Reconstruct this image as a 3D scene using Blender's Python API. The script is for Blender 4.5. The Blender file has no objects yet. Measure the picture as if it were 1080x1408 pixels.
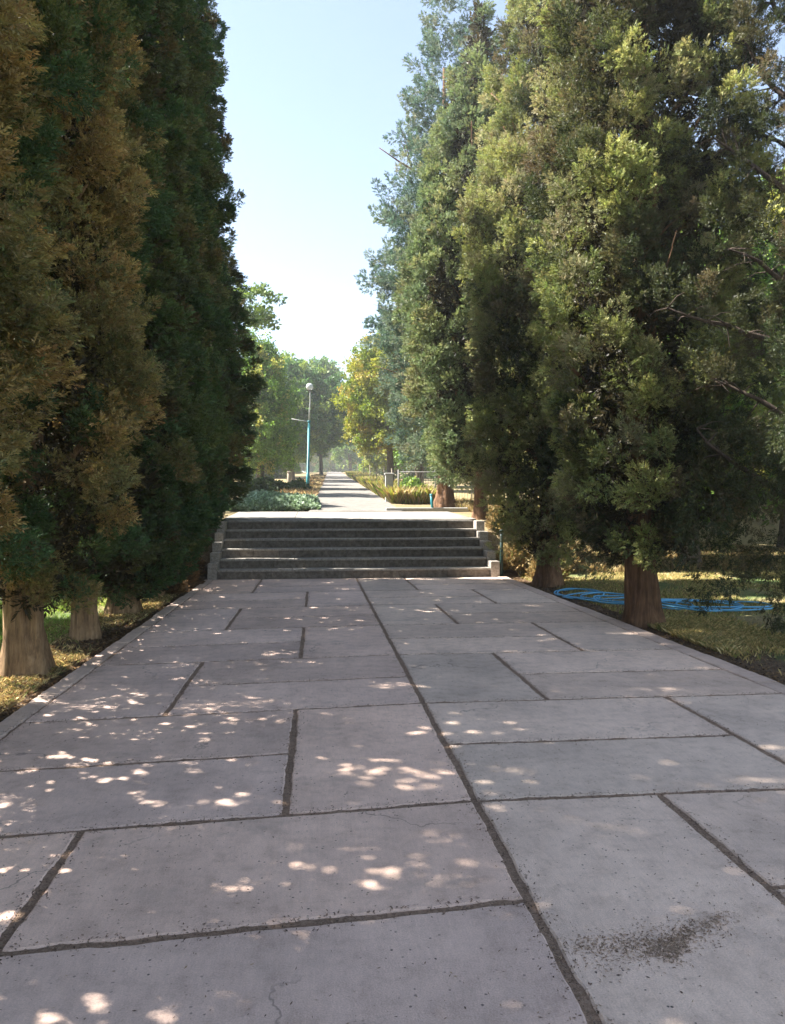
import bpy, math, random
import numpy as np
from mathutils import Vector, Matrix, Quaternion
random.seed(7)
RNG = np.random.default_rng(11)
S = bpy.context.scene
COL = S.collection
PI = math.pi

# ------------------------------------------------------------------ camera
cd = bpy.data.cameras.new('camera'); cam = bpy.data.objects.new('camera', cd); COL.objects.link(cam)
FPX = 1040.0
cd.sensor_fit = 'VERTICAL'; cd.sensor_height = 36.0; cd.lens = 36.0 * FPX / 1408.0
cd.clip_start = 0.05; cd.clip_end = 3000
YAW = math.atan(105 / FPX); PIT = math.atan(12 / FPX * math.cos(YAW))
cam.location = (0, 0, 1.5); cam.rotation_euler = (PI / 2 - PIT, 0, -YAW)
S.camera = cam

# ------------------------------------------------------------------ light
SUN_AZ = Vector((-1.0, 0.22)).normalized(); SUN_EL = math.radians(49)
w = bpy.data.worlds.new('World'); S.world = w; w.use_nodes = True
nt = w.node_tree; bg = nt.nodes['Background']
sky = nt.nodes.new('ShaderNodeTexSky'); sky.sky_type = 'NISHITA'; sky.sun_disc = False
sky.sun_elevation = SUN_EL; sky.sun_rotation = math.atan2(SUN_AZ.x, SUN_AZ.y)
sky.air_density = 1.0; sky.dust_density = .6; sky.ozone_density = 1.0
hs = nt.nodes.new('ShaderNodeHueSaturation'); hs.inputs['Saturation'].default_value = .80
nt.links.new(sky.outputs[0], hs.inputs['Color']); nt.links.new(hs.outputs[0], bg.inputs[0]); bg.inputs[1].default_value = 0.081
sl = bpy.data.lights.new('sun', 'SUN'); so = bpy.data.objects.new('sun', sl); COL.objects.link(so)
sl.energy = 5.0; sl.angle = math.radians(0.6); sl.color = (1.0, 0.95, 0.88)
sd = Vector((SUN_AZ.x * math.cos(SUN_EL), SUN_AZ.y * math.cos(SUN_EL), math.sin(SUN_EL)))
so.rotation_euler = sd.to_track_quat('Z', 'Y').to_euler(); so.location = (-30, 15, 40)
S.view_settings.view_transform = 'Standard'; S.view_settings.look = 'None'
S.view_settings.exposure = 2.05; S.view_settings.gamma = 1.0
S.render.engine = 'CYCLES'
cy = S.cycles
cy.max_bounces = 6; cy.diffuse_bounces = 4; cy.glossy_bounces = 2; cy.transmission_bounces = 4
cy.transparent_max_bounces = 8; cy.volume_bounces = 1
cy.use_denoising = True; cy.sample_clamp_indirect = 6

# ------------------------------------------------------------------ helpers
def ss(t):
    t = np.clip(t, 0, 1); return t * t * (3 - 2 * t)
def hgt(x, y):
    """ground height, metres"""
    x = np.asarray(x, float); y = np.asarray(y, float)
    st = 15.2 + np.clip((x - 4.6) * 1.6, 0, 13) + np.clip((-3.2 - x) * 1.6, 0, 10)
    s = ss((y - st) / (2.1 + np.clip(x - 4.6, 0, 6) * .6))
    up = .215 + .05 * np.minimum(y, 150) - .05
    bump = .025 * np.sin(1.7 * x + .6 * y) * np.sin(1.1 * y - .8 * x)
    edge = np.clip(np.minimum(abs(x + 2.15), abs(x - 3.88)) / 1.5, 0, 1)
    return -.045 * (1 - s) + s * up + bump * edge * (1 + 0 * s)
def hz(x, y): return float(hgt(x, y))

def mesh_from(name, V, F):
    """V (n,3), F list/array of faces"""
    me = bpy.data.meshes.new(name)
    V = np.asarray(V, np.float32)
    if isinstance(F, np.ndarray):
        k = F.shape[1]; nf = F.shape[0]
        me.vertices.add(len(V)); me.vertices.foreach_set('co', V.ravel())
        me.loops.add(nf * k); me.loops.foreach_set('vertex_index', F.astype(np.int32).ravel())
        me.polygons.add(nf); me.polygons.foreach_set('loop_start', np.arange(0, nf * k, k, dtype=np.int32))
        me.update(calc_edges=True)
    else:
        me.from_pydata([tuple(map(float, v)) for v in V], [], F); me.update()
    return me
def obj(name, me, mat=None, parent=None, smooth=False):
    o = bpy.data.objects.new(name, me); COL.objects.link(o)
    if mat and not me.materials: me.materials.append(mat)
    if smooth: me.polygons.foreach_set('use_smooth', np.ones(len(me.polygons), bool))
    if parent: o.parent = parent
    return o
def empty(name, loc, label, cat, group=None, rz=0):
    o = bpy.data.objects.new(name, None); COL.objects.link(o); o.empty_display_size = .3
    o.location = loc; o.rotation_euler = (0, 0, rz)
    return tag(o, label, cat, group)
def tag(o, label, cat, group=None, kind=None):
    o['label'] = label
    if cat: o['category'] = cat
    if group: o['group'] = group
    if kind: o['kind'] = kind
    return o
def struct(o, label=None):
    o['kind'] = 'structure'
    if label: o['label'] = label
    return o

class MB:
    def __init__(s): s.v = []; s.f = []
    def add(s, vs, fs):
        b = len(s.v); s.v += [tuple(v) for v in vs]; s.f += [tuple(i + b for i in f) for f in fs]
    def box(s, x0, x1, y0, y1, z0, z1, bev=0.0):
        if bev <= 0:
            vs = [(x, y, z) for z in (z0, z1) for (x, y) in ((x0, y0), (x1, y0), (x1, y1), (x0, y1))]
            s.add(vs, [(3, 2, 1, 0), (4, 5, 6, 7), (0, 1, 5, 4), (1, 2, 6, 5), (2, 3, 7, 6), (3, 0, 4, 7)])
        else:
            b = bev
            vs = []
            for (z, k) in ((z0, 0), (z1 - b, 0), (z1, b)):
                vs += [(x0 + k, y0 + k, z), (x1 - k, y0 + k, z), (x1 - k, y1 - k, z), (x0 + k, y1 - k, z)]
            fs = [(3, 2, 1, 0), (8, 9, 10, 11)]
            for r in (0, 4):
                for i in range(4):
                    j = (i + 1) % 4; fs.append((r + i, r + j, r + 4 + j, r + 4 + i))
            s.add(vs, fs)
    def tube(s, pts, rads, n=8, ribs=None, cap=True, rib_amp=.12):
        """tapered tube through pts"""
        pts = [Vector(p) for p in pts]; base = len(s.v)
        up = Vector((0, 0, 1)); prev = None
        for i, p in enumerate(pts):
            d = (pts[min(i + 1, len(pts) - 1)] - pts[max(i - 1, 0)])
            if d.length < 1e-6: d = Vector((0, 0, 1))
            d.normalize()
            if prev is None:
                a = d.orthogonal().normalized()
            else:
                a = (prev - d * prev.dot(d)); a = a.normalized() if a.length > 1e-5 else d.orthogonal().normalized()
            prev = a; b = d.cross(a)
            for k in range(n):
                t = 2 * PI * k / n; r = rads[i]
                if ribs: r *= 1 + rib_amp * math.sin(ribs * t + 1.3 * math.sin(i * .6)) + rib_amp * .6 * math.sin((ribs * 2 + 1) * t + i * .35)
                s.v.append(tuple(p + (a * math.cos(t) + b * math.sin(t)) * r))
        for i in range(len(pts) - 1):
            for k in range(n):
                k2 = (k + 1) % n
                s.f.append((base + i * n + k, base + i * n + k2, base + (i + 1) * n + k2, base + (i + 1) * n + k))
        if cap:
            s.f.append(tuple(base + k for k in reversed(range(n))))
            s.f.append(tuple(base + (len(pts) - 1) * n + k for k in range(n)))
    def build(s, name, mat, parent=None, smooth=False):
        return obj(name, mesh_from(name, np.array(s.v), s.f), mat, parent, smooth)

# ------------------------------------------------------------------ materials
def newmat(name):
    m = bpy.data.materials.new(name); m.use_nodes = True
    t = m.node_tree; p = t.nodes['Principled BSDF']
    p.inputs['Specular IOR Level'].default_value = .3
    return m, t, p
def N(t, typ, **kw):
    n = t.nodes.new(typ)
    for k, v in kw.items():
        if k in n.inputs: n.inputs[k].default_value = v
        else: setattr(n, k, v)
    return n
def noise(t, scale, detail=4, rough=.55, vec=None):
    n = N(t, 'ShaderNodeTexNoise', Scale=scale, Detail=detail, Roughness=rough)
    if vec is not None: t.links.new(vec, n.inputs['Vector'])
    return n
def ramp(t, fac, stops):
    r = t.nodes.new('ShaderNodeValToRGB'); e = r.color_ramp.elements
    while len(e) < len(stops): e.new(.5)
    for i, (p, c) in enumerate(stops):
        e[i].position = p; e[i].color = (*c, 1) if len(c) == 3 else c
    t.links.new(fac, r.inputs[0]); return r
def mix(t, fac, a, b, mode='MIX'):
    m = t.nodes.new('ShaderNodeMix'); m.data_type = 'RGBA'; m.blend_type = mode
    for k, v in ((0, fac), (6, a), (7, b)):
        if isinstance(v, (int, float)): m.inputs[k].default_value = v
        elif isinstance(v, tuple): m.inputs[k].default_value = (*v, 1) if len(v) == 3 else v
        else: t.links.new(v, m.inputs[k])
    return m.outputs[2]
def bump(t, p, h, strength=.3, dist=.02):
    b = N(t, 'ShaderNodeBump', Strength=strength, Distance=dist)
    t.links.new(h, b.inputs['Height']); t.links.new(b.outputs[0], p.inputs['Normal']); return b
def objco(t, scale=(1, 1, 1)):
    c = t.nodes.new('ShaderNodeTexCoord'); m = t.nodes.new('ShaderNodeMapping')
    m.inputs['Scale'].default_value = scale; t.links.new(c.outputs['Object'], m.inputs[0]); return m.outputs[0]
def simple(name, col, rough=.7, spec=.3, metal=0, nscale=None, var=.25):
    m, t, p = newmat(name)
    p.inputs['Roughness'].default_value = rough; p.inputs['Metallic'].default_value = metal
    p.inputs['Specular IOR Level'].default_value = spec
    if nscale:
        n = noise(t, nscale, 5, .6, objco(t))
        r = ramp(t, n.outputs[0], [(.3, tuple(c * (1 - var) for c in col)), (.7, tuple(c * (1 + var) for c in col))])
        t.links.new(r.outputs[0], p.inputs['Base Color']); bump(t, p, n.outputs[0], .2, .01)
    else: p.inputs['Base Color'].default_value = (*col, 1)
    return m
def leafmat(name, transl=.25, rough=.6):
    m, t, p = newmat(name)
    a = N(t, 'ShaderNodeAttribute', attribute_name='col')
    t.links.new(a.outputs['Color'], p.inputs['Base Color'])
    p.inputs['Roughness'].default_value = rough; p.inputs['Specular IOR Level'].default_value = .25
    tr = t.nodes.new('ShaderNodeBsdfTranslucent')
    hs = N(t, 'ShaderNodeHueSaturation', Hue=.49, Saturation=1.15, Value=1.25)
    t.links.new(a.outputs['Color'], hs.inputs['Color']); t.links.new(hs.outputs[0], tr.inputs[0])
    ms = t.nodes.new('ShaderNodeMixShader'); ms.inputs[0].default_value = transl
    t.links.new(p.outputs[0], ms.inputs[1]); t.links.new(tr.outputs[0], ms.inputs[2])
    t.links.new(ms.outputs[0], t.nodes['Material Output'].inputs[0]); return m
M_leaf = leafmat('foliage', .32, .5); M_broad = leafmat('broad_leaves', .3, .5); M_grass = leafmat('grass_blades', .35, .6)

def barkmat(name, c0, c1, c2):
    m, t, p = newmat(name)
    v = objco(t, (1, 1, .07)); n1 = noise(t, 30, 8, .7, v); n2 = noise(t, 3, 4, .6, objco(t))
    r = ramp(t, n1.outputs[0], [(.32, c0), (.5, c1), (.68, c2)])
    c = mix(t, .35, r.outputs[0], ramp(t, n2.outputs[0], [(.35, c0), (.65, c2)]).outputs[0])
    t.links.new(c, p.inputs['Base Color']); p.inputs['Roughness'].default_value = .9
    bump(t, p, n1.outputs[0], 1.0, .05); return m
M_bark = barkmat('cypress_bark', (.06, .032, .018), (.20, .11, .06), (.38, .22, .125))
M_bark4 = barkmat('dark_cypress_bark', (.035, .024, .018), (.08, .056, .042), (.15, .11, .085))
M_bark3 = barkmat('pale_cypress_bark', (.09, .056, .032), (.34, .215, .115), (.56, .38, .21))
M_bark2 = barkmat('grey_bark', (.05, .04, .03), (.14, .11, .085), (.26, .21, .16))

def paving():
    m, t, p = newmat('paving_concrete')
    v = objco(t)
    a = N(t, 'ShaderNodeAttribute', attribute_name='tint')
    n1 = noise(t, 1.1, 5, .6, v); n2 = noise(t, 9, 6, .7, v); n3 = noise(t, 160, 3, .6, v)
    r1 = ramp(t, n1.outputs[0], [(.3, (.76, .75, .74)), (.5, (.97, .95, .93)), (.7, (1.12, 1.10, 1.07))])
    r2 = ramp(t, n2.outputs[0], [(.28, (.78, .77, .76)), (.5, (1, 1, 1)), (.72, (1.1, 1.1, 1.1))])
    r3 = ramp(t, n3.outputs[0], [(.3, (.78, .77, .75)), (.62, (1.08, 1.08, 1.08))])
    c = mix(t, 1.0, a.outputs['Color'], r1.outputs[0], 'MULTIPLY')
    c = mix(t, 1.0, c, r2.outputs[0], 'MULTIPLY'); c = mix(t, .7, c, r3.outputs[0], 'MULTIPLY')
    # dark pits and grime speckles in patches
    vo = N(t, 'ShaderNodeTexVoronoi', Scale=34.0, Randomness=1.0); t.links.new(v, vo.inputs['Vector'])
    pit = ramp(t, vo.outputs['Distance'], [(.12, (1, 1, 1)), (.2, (0, 0, 0))])
    n4 = noise(t, 2.3, 3, .6, v); pm = ramp(t, n4.outputs[0], [(.42, (0, 0, 0)), (.58, (1, 1, 1))])
    k = mix(t, 1.0, pit.outputs[0], pm.outputs[0], 'MULTIPLY')
    n6 = noise(t, 25, 2, .5, v); k = mix(t, 1.0, k, ramp(t, n6.outputs[0], [(.5, (0, 0, 0)), (.56, (1, 1, 1))]).outputs[0], 'MULTIPLY')
    c = mix(t, k, c, (.10, .085, .075))
    # hairline cracks / streaks
    v2 = objco(t, (1, .15, 1)); n5 = noise(t, 60, 4, .7, v2)
    c = mix(t, .35, c, ramp(t, n5.outputs[0], [(.35, (.8, .8, .8)), (.6, (1.05, 1.05, 1.05))]).outputs[0], 'MULTIPLY')
    # a few hairline cracks
    dn = noise(t, 3.5, 4, .6, v); dm = N(t, 'ShaderNodeVectorMath', operation='MULTIPLY_ADD'); t.links.new(dn.outputs['Color'], dm.inputs[0]); dm.inputs[1].default_value = (.5, .5, .5); t.links.new(v, dm.inputs[2])
    ve = N(t, 'ShaderNodeTexVoronoi', feature='DISTANCE_TO_EDGE', Scale=.75); t.links.new(dm.outputs[0], ve.inputs['Vector'])
    ck = ramp(t, ve.outputs['Distance'], [(.0025, (1, 1, 1)), (.006, (0, 0, 0))]); n7 = noise(t, .8, 2, .5, v)
    ckm = mix(t, 1.0, ck.outputs[0], ramp(t, n7.outputs[0], [(.54, (0, 0, 0)), (.6, (.7, .7, .7))]).outputs[0], 'MULTIPLY')
    c = mix(t, ckm, c, (.16, .13, .11))
    # faint damp and dirt stains with soft outlines
    n8 = noise(t, 1.9, 6, .7, v); c = mix(t, ramp(t, n8.outputs[0], [(.56, (0, 0, 0)), (.68, (.38, .38, .38))]).outputs[0], c, (.33, .27, .22))
    t.links.new(c, p.inputs['Base Color']); p.inputs['Roughness'].default_value = .88
    ad = N(t, 'ShaderNodeMath', operation='ADD'); t.links.new(n3.outputs[0], ad.inputs[0]); t.links.new(n2.outputs[0], ad.inputs[1])
    bump(t, p, ad.outputs[0], .35, .006)
    return m
M_pave = paving()
def soilmat(name, c0, c1, c2, sc=40):
    m, t, p = newmat(name); v = objco(t)
    n1 = noise(t, sc, 6, .75, v); n2 = noise(t, 2, 3, .5, v)
    r = ramp(t, n1.outputs[0], [(.35, c0), (.5, c1), (.66, c2)])
    c = mix(t, .4, r.outputs[0], ramp(t, n2.outputs[0], [(.3, (.75, .72, .7)), (.7, (1.2, 1.15, 1.1))]).outputs[0], 'MULTIPLY')
    t.links.new(c, p.inputs['Base Color']); p.inputs['Roughness'].default_value = .95
    bump(t, p, n1.outputs[0], .8, .03); return m
M_soil = soilmat('joint_soil', (.22, .15, .105), (.34, .235, .165), (.46, .33, .24), 60)
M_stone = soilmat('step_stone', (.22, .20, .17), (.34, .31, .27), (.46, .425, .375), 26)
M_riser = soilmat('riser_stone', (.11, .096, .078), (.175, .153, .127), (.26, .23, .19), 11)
M_terr = soilmat('terrace_concrete', (.22, .205, .18), (.29, .27, .24), (.37, .35, .315), 12)
M_upath = soilmat('upper_path_concrete', (.15, .138, .122), (.205, .19, .17), (.26, .24, .215), 5)

def groundmat():
    m, t, p = newmat('ground_cover'); v = objco(t)
    n1 = noise(t, .5, 5, .6, v); n2 = noise(t, 18, 7, .8, v); n3 = noise(t, 3, 4, .6, v)
    sep = t.nodes.new('ShaderNodeSeparateXYZ'); t.links.new(v, sep.inputs[0])
    dirt = ramp(t, n2.outputs[0], [(.32, (.07, .045, .03)), (.5, (.15, .105, .07)), (.68, (.29, .22, .15))])
    straw = ramp(t, n2.outputs[0], [(.3, (.16, .12, .05)), (.5, (.32, .25, .12)), (.7, (.48, .39, .20))])
    green = ramp(t, n2.outputs[0], [(.3, (.045, .07, .02)), (.5, (.10, .15, .045)), (.7, (.21, .26, .09))])
    # lawn near the path, straw farther up the slope
    md = ramp(t, n1.outputs[0], [(.42, (0, 0, 0)), (.6, (1, 1, 1))])
    c = mix(t, md.outputs[0], green.outputs[0], straw.outputs[0])
    # dirt strip beside path: |x-0.86| between 3 and 3.5
    s1 = N(t, 'ShaderNodeMath', operation='SUBTRACT'); t.links.new(sep.outputs[0], s1.inputs[0]); s1.inputs[1].default_value = .86
    s2 = N(t, 'ShaderNodeMath', operation='ABSOLUTE'); t.links.new(s1.outputs[0], s2.inputs[0])
    s3 = N(t, 'ShaderNodeMath', operation='MULTIPLY_ADD'); t.links.new(n3.outputs[0], s3.inputs[0]); s3.inputs[1].default_value = -2.0
    t.links.new(s2.outputs[0], s3.inputs[2])
    dm = N(t, 'ShaderNodeMapRange'); dm.inputs['From Min'].default_value = 2.5; dm.inputs['From Max'].default_value = 3.0
    t.links.new(s3.outputs[0], dm.inputs['Value'])
    c = mix(t, dm.outputs[0], dirt.outputs[0], c)
    ym = N(t, 'ShaderNodeMapRange'); ym.inputs['From Min'].default_value = 15; ym.inputs['From Max'].default_value = 19
    t.links.new(sep.outputs[1], ym.inputs['Value'])
    c = mix(t, ym.outputs[0], c, mix(t, md.outputs[0], straw.outputs[0], mix(t, .5, straw.outputs[0], dirt.outputs[0])))
    t.links.new(c, p.inputs['Base Color']); p.inputs['Roughness'].default_value = .95
    bump(t, p, n2.outputs[0], .8, .04); return m
M_ground = groundmat()
M_teal = simple('teal_paint', (.03, .22, .25), .45, .4, nscale=9)
M_palepaint = simple('pale_paint', (.40, .41, .38), .5, .4, nscale=9, var=.12)
M_white = simple('white_concrete', (.38, .37, .34), .8, .2, nscale=14, var=.12)
M_hose = simple('blue_hose', (.13, .44, .72), .42, .5)
M_steel = simple('grey_steel', (.20, .19, .17), .5, .4, nscale=20)
M_darkgreen = simple('dark_green_paint', (.012, .035, .028), .5, .4, nscale=12)
M_wood = simple('weathered_wood', (.30, .25, .19), .85, .2, nscale=12)
def globe_mat():
    m, t, p = newmat('frosted_globe'); p.inputs['Base Color'].default_value = (.8, .82, .82, 1)
    p.inputs['Roughness'].default_value = .25; p.inputs['Transmission Weight'].default_value = .35
    return m
M_globe = globe_mat()

# ------------------------------------------------------------------ setting: ground
xs = np.unique(np.concatenate([np.linspace(-14, 16, 151), -np.geomspace(14, 400, 24), np.geomspace(16, 400, 24)]))
ys = np.unique(np.concatenate([np.linspace(-4, 32, 181), np.geomspace(32, 600, 50), -np.geomspace(4, 100, 14)]))
X, Y = np.meshgrid(xs, ys); Z = hgt(X, Y)
# sunken under paving and terrace
under = (X > -2.1) & (X < 3.8) & (Y < 21.1); Z = np.where(under, -.25 + 0 * Z, Z)
rp = (abs(X - (.75 + .019 * (Y - 20))) < 1.2) & (Y > 21) ; Z = np.where(rp, Z - .05, Z)
nx, ny = len(xs), len(ys)
idx = np.arange(nx * ny).reshape(ny, nx)
F = np.stack([idx[:-1, :-1], idx[:-1, 1:], idx[1:, 1:], idx[1:, :-1]], -1).reshape(-1, 4)
struct(obj('ground', mesh_from('ground', np.stack([X, Y, Z], -1).reshape(-1, 3), F), M_ground, smooth=True))

# ------------------------------------------------------------------ setting: paved path
def skew(x): return -.085 * max(0.0, .8 - x)
XC = [-2.0, -1.07, -.15, .80, 1.76, 2.70, 3.66]
FULL = [-1.75, .05, 1.9, 3.74, 5.62, 7.45, 9.28, 11.12, 12.96, 14.86]
slabs = []    # (x0,x1,y0,y1)
for b in range(len(FULL) - 1):
    y0, y1 = FULL[b], FULL[b + 1]; ym = (y0 + y1) / 2 - .04
    if b % 2 == 0:   # band with lone slab in the outer left / inner right column
        slabs += [(XC[0], XC[1], y0, y1), (XC[1], XC[3], y0, ym), (XC[1], XC[3], ym, y1)]
        slabs += [(XC[3], XC[4], y0, y1), (XC[4], XC[6], y0, ym), (XC[4], XC[6], ym, y1)]
    else:
        slabs += [(XC[2], XC[3], y0, y1), (XC[0], XC[2], y0, ym), (XC[0], XC[2], ym, y1)]
        slabs += [(XC[5], XC[6], y0, y1), (XC[3], XC[5], y0, ym), (XC[3], XC[5], ym, y1)]
rs = random.Random(5)
V = []; Fp = []; T = []
def edge_pts(a, b, n):
    return [(a[0] + (b[0] - a[0]) * i / n, a[1] + (b[1] - a[1]) * i / n) for i in range(n)]
def slab(x0, x1, y0, y1, j=.019, z=0.0, tint=(.3, .28, .27), wob=.0028, clampy=True):
    g_l = j if abs(x0 - XC[0]) > .01 else .006; g_r = j if abs(x1 - XC[6]) > .01 else .006
    c = [(x0 + g_l, y0 + j + skew(x0)), (x1 - g_r, y0 + j + skew(x1)), (x1 - g_r, y1 - j + skew(x1)), (x0 + g_l, y1 - j + skew(x0))]
    if y1 > 14.8: c[2] = (c[2][0], 15.12); c[3] = (c[3][0], 15.12)
    lo = []
    for i in range(4):
        a, bb = c[i], c[(i + 1) % 4]; L = math.hypot(bb[0] - a[0], bb[1] - a[1])
        lo += edge_pts(a, bb, max(2, int(L / .035)))
    ph = [rs.uniform(0, 6) for _ in range(4)]; cx = (x0 + x1) / 2; cyy = (y0 + y1) / 2
    outer = []; inner = []
    for (px_, py_) in lo:
        k = wob * (math.sin(7 * px_ + ph[0] + 5 * py_) + .8 * math.sin(23 * px_ + ph[1] - 19 * py_) + rs.uniform(-1, 1))
        dx, dy = px_ - cx, py_ - cyy; hx, hy = (x1 - x0) / 2, (y1 - y0) / 2
        if abs(dx) / hx > abs(dy) / hy: ox, oy = math.copysign(1, dx), 0
        else: ox, oy = 0, math.copysign(1, dy)
        outer.append((px_ + ox * k, py_ + oy * k)); inner.append((px_ + ox * (k - .008), py_ + oy * (k - .008)))
    n = len(lo); b0 = len(V)
    V.extend([(x, y, z - .05) for x, y in outer]); V.extend([(x, y, z - .006) for x, y in outer]); V.extend([(x, y, z) for x, y in inner])
    for r in (0, 1):
        for i in range(n):
            i2 = (i + 1) % n; Fp.append((b0 + r * n + i, b0 + r * n + i2, b0 + (r + 1) * n + i2, b0 + (r + 1) * n + i))
    Fp.append(tuple(b0 + 2 * n + i for i in range(n)))
    T.extend([tint] * (3 * n))
for (x0, x1, y0, y1) in slabs:
    q = rs.uniform(-1, 1); b = rs.uniform(.84, 1.06)
    if x0 < .7: tt = (.77 + .018 * q, .575, .475 - .016 * q)
    else: tt = (.73 + .018 * q, .575 + .004 * q, .47)
    slab(x0, x1, y0, y1, tint=tuple(c * b for c in tt))
me = mesh_from('paved_path', np.array(V), Fp)
at = me.attributes.new('tint', 'FLOAT_COLOR', 'POINT'); at.data.foreach_set('color', np.c_[np.array(T), np.ones(len(T))].astype(np.float32).ravel())
struct(obj('paved_path', me, M_pave))
# soil lying in the joints
V = []; gx = np.linspace(-2.12, 3.86, 130); gy = np.linspace(-1.8, 15.1, 380)
X, Y = np.meshgrid(gx, gy); Z = -.007 + RNG.uniform(-.004, .004, X.shape)
idx = np.arange(X.size).reshape(X.shape)
F = np.stack([idx[:-1, :-1], idx[:-1, 1:], idx[1:, 1:], idx[1:, :-1]], -1).reshape(-1, 4)
struct(obj('soil_in_joints', mesh_from('soil_bed', np.stack([X, Y, Z], -1).reshape(-1, 3), F), M_soil))
# kerb strips along both edges of the path
V = []; Fp = []; T = []
for (xa, xb) in ((-2.16, -2.005), (3.665, 3.86)):
    y = -1.75
    while y < 15.05:
        L = min(rs.uniform(.9, 1.25), 15.08 - y); q = rs.uniform(.85, 1.1); dx = rs.uniform(-.008, .008)
        XCs = XC; slab_y = y
        # plain four-sided stone with worn edges
        mbv = len(V); n0 = 14
        tint = (.64 * q, .50 * q, .42 * q); zz = rs.uniform(-.002, .012)
        ring = edge_pts((xa + dx, y + .004), (xb + dx, y + .004), 3) + edge_pts((xb + dx, y + .004), (xb + dx, y + L - .004), n0) + edge_pts((xb + dx, y + L - .004), (xa + dx, y + L - .004), 3) + edge_pts((xa + dx, y + L - .004), (xa + dx, y + .004), n0)
        n = len(ring); jit = [(rs.uniform(-.009, .006), rs.uniform(-.003, .003)) for _ in ring]
        cx = (xa + xb) / 2 + dx
        outer = [(px_ + math.copysign(1, px_ - cx) * j_[0] * (1 if 0 < abs(px_ - cx) else 0), py_ + j_[1]) for (px_, py_), j_ in zip(ring, jit)]
        inner = [(px_ - math.copysign(.010, px_ - cx), py_) for px_, py_ in outer]
        V += [(x, yy, -.12) for x, yy in outer] + [(x, yy, zz - .008) for x, yy in outer] + [(x, yy, zz) for x, yy in inner]
        for r in (0, 1):
            for i in range(n):
                i2 = (i + 1) % n; Fp.append((mbv + r * n + i, mbv + r * n + i2, mbv + (r + 1) * n + i2, mbv + (r + 1) * n + i))
        Fp.append(tuple(mbv + 2 * n + i for i in range(n))); T += [tint] * (3 * n)
        y += L
me = mesh_from('path_kerb', np.array(V), Fp)
at = me.attributes.new('tint', 'FLOAT_COLOR', 'POINT'); at.data.foreach_set('color', np.c_[np.array(T), np.ones(len(T))].astype(np.float32).ravel())
struct(obj('path_kerb', me, M_pave))

# ------------------------------------------------------------------ staircase
SY, RH, TD = 15.15, .187, .35
st = empty('staircase', (.8, SY, 0), 'wide flight of six dark stone steps with pale nosings up to the terrace', 'staircase')
HW = 2.90
for k in range(6):
    z0, z1 = k * RH, (k + 1) * RH; y0 = k * TD
    mb = MB(); x = -HW + .17; r2 = random.Random(40 + k)
    while x < HW - .18:
        L = min(r2.uniform(.45, .75), HW - .17 - x)
        if HW - .17 - (x + L) < .2: L = HW - .17 - x
        mb.box(x + .003, x + L - .003, y0 + r2.uniform(0, .006), y0 + TD + .1, z0 - (.1 if k == 0 else .02), z1 - .042); x += L
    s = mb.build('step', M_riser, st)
    mb = MB(); x = -HW + .165
    while x < HW - .18:
        L = min(r2.uniform(1.1, 1.7), HW - .165 - x)
        if HW - .165 - (x + L) < .4: L = HW - .165 - x
        dz = r2.uniform(-.003, .003); dy = r2.uniform(-.008, .006)
        mb.box(x + .003, x + L - .003, y0 - .03 + dy, y0 + TD + (.02 if k < 5 else .1), z1 - .04, z1 + dz, .006); x += L
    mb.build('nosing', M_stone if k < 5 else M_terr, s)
for sx in (-1, 1):
    for j, zt in enumerate((.32, .505, .695, .89, 1.115)):
        mb = MB(); yA = -.05 + j * TD
        xa, xb = (HW - .16, HW + .02) if sx > 0 else (-HW - .02, -HW + .16)
        mb.box(xa, xb, yA, yA + TD - .005, -.2, zt, .012)
        mb.build('side_block', M_stone, st)
# terrace behind the stairs, rising gently
TY0, TY1 = SY + 5 * TD + .1, 21.2
mb = MB(); r2 = random.Random(9)
zt = lambda y: 1.122 + (y - 16.9) * .034
xsx = [-2.12, -.5, 1.05, 2.4, 3.72]; ysy = [TY0 + .36, 18.6, 20.0, TY1]
for i in range(len(xsx) - 1):
    for j in range(len(ysy) - 1):
        x0, x1, y0, y1 = xsx[i] + .006, xsx[i + 1] - .006, ysy[j] + .006, ysy[j + 1] - .006
        vs = [(x0, y0, -.2), (x1, y0, -.2), (x1, y1, -.2), (x0, y1, -.2), (x0, y0, zt(y0)), (x1, y0, zt(y0)), (x1, y1, zt(y1)), (x0, y1, zt(y1))]
        mb.add(vs, [(3, 2, 1, 0), (4, 5, 6, 7), (0, 1, 5, 4), (1, 2, 6, 5), (2, 3, 7, 6), (3, 0, 4, 7)])
struct(mb.build('terrace', M_terr))
# upper path: a sheet climbing away
V = []; Fp = []
def uz(y): return .215 + .05 * min(y, 150)
yy = list(np.linspace(21.22, 40, 30)) + list(np.geomspace(41, 150, 30))
for i, y in enumerate(yy):
    h = 1.285
    xl, xr = -.59 + .019 * y - .02, 2.02 + .019 * y
    for x in (xl, xl + .12, (xl + xr) / 2, xr - .12, xr): V.append((x + rs.uniform(-.02, .02), y, uz(y) + rs.uniform(-.004, .004)))
for i in range(len(yy) - 1):
    for k in range(4): a = i * 5 + k; Fp.append((a, a + 1, a + 6, a + 5))
struct(obj('upper_path', mesh_from('upper_path', np.array(V), Fp), M_upath))

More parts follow.
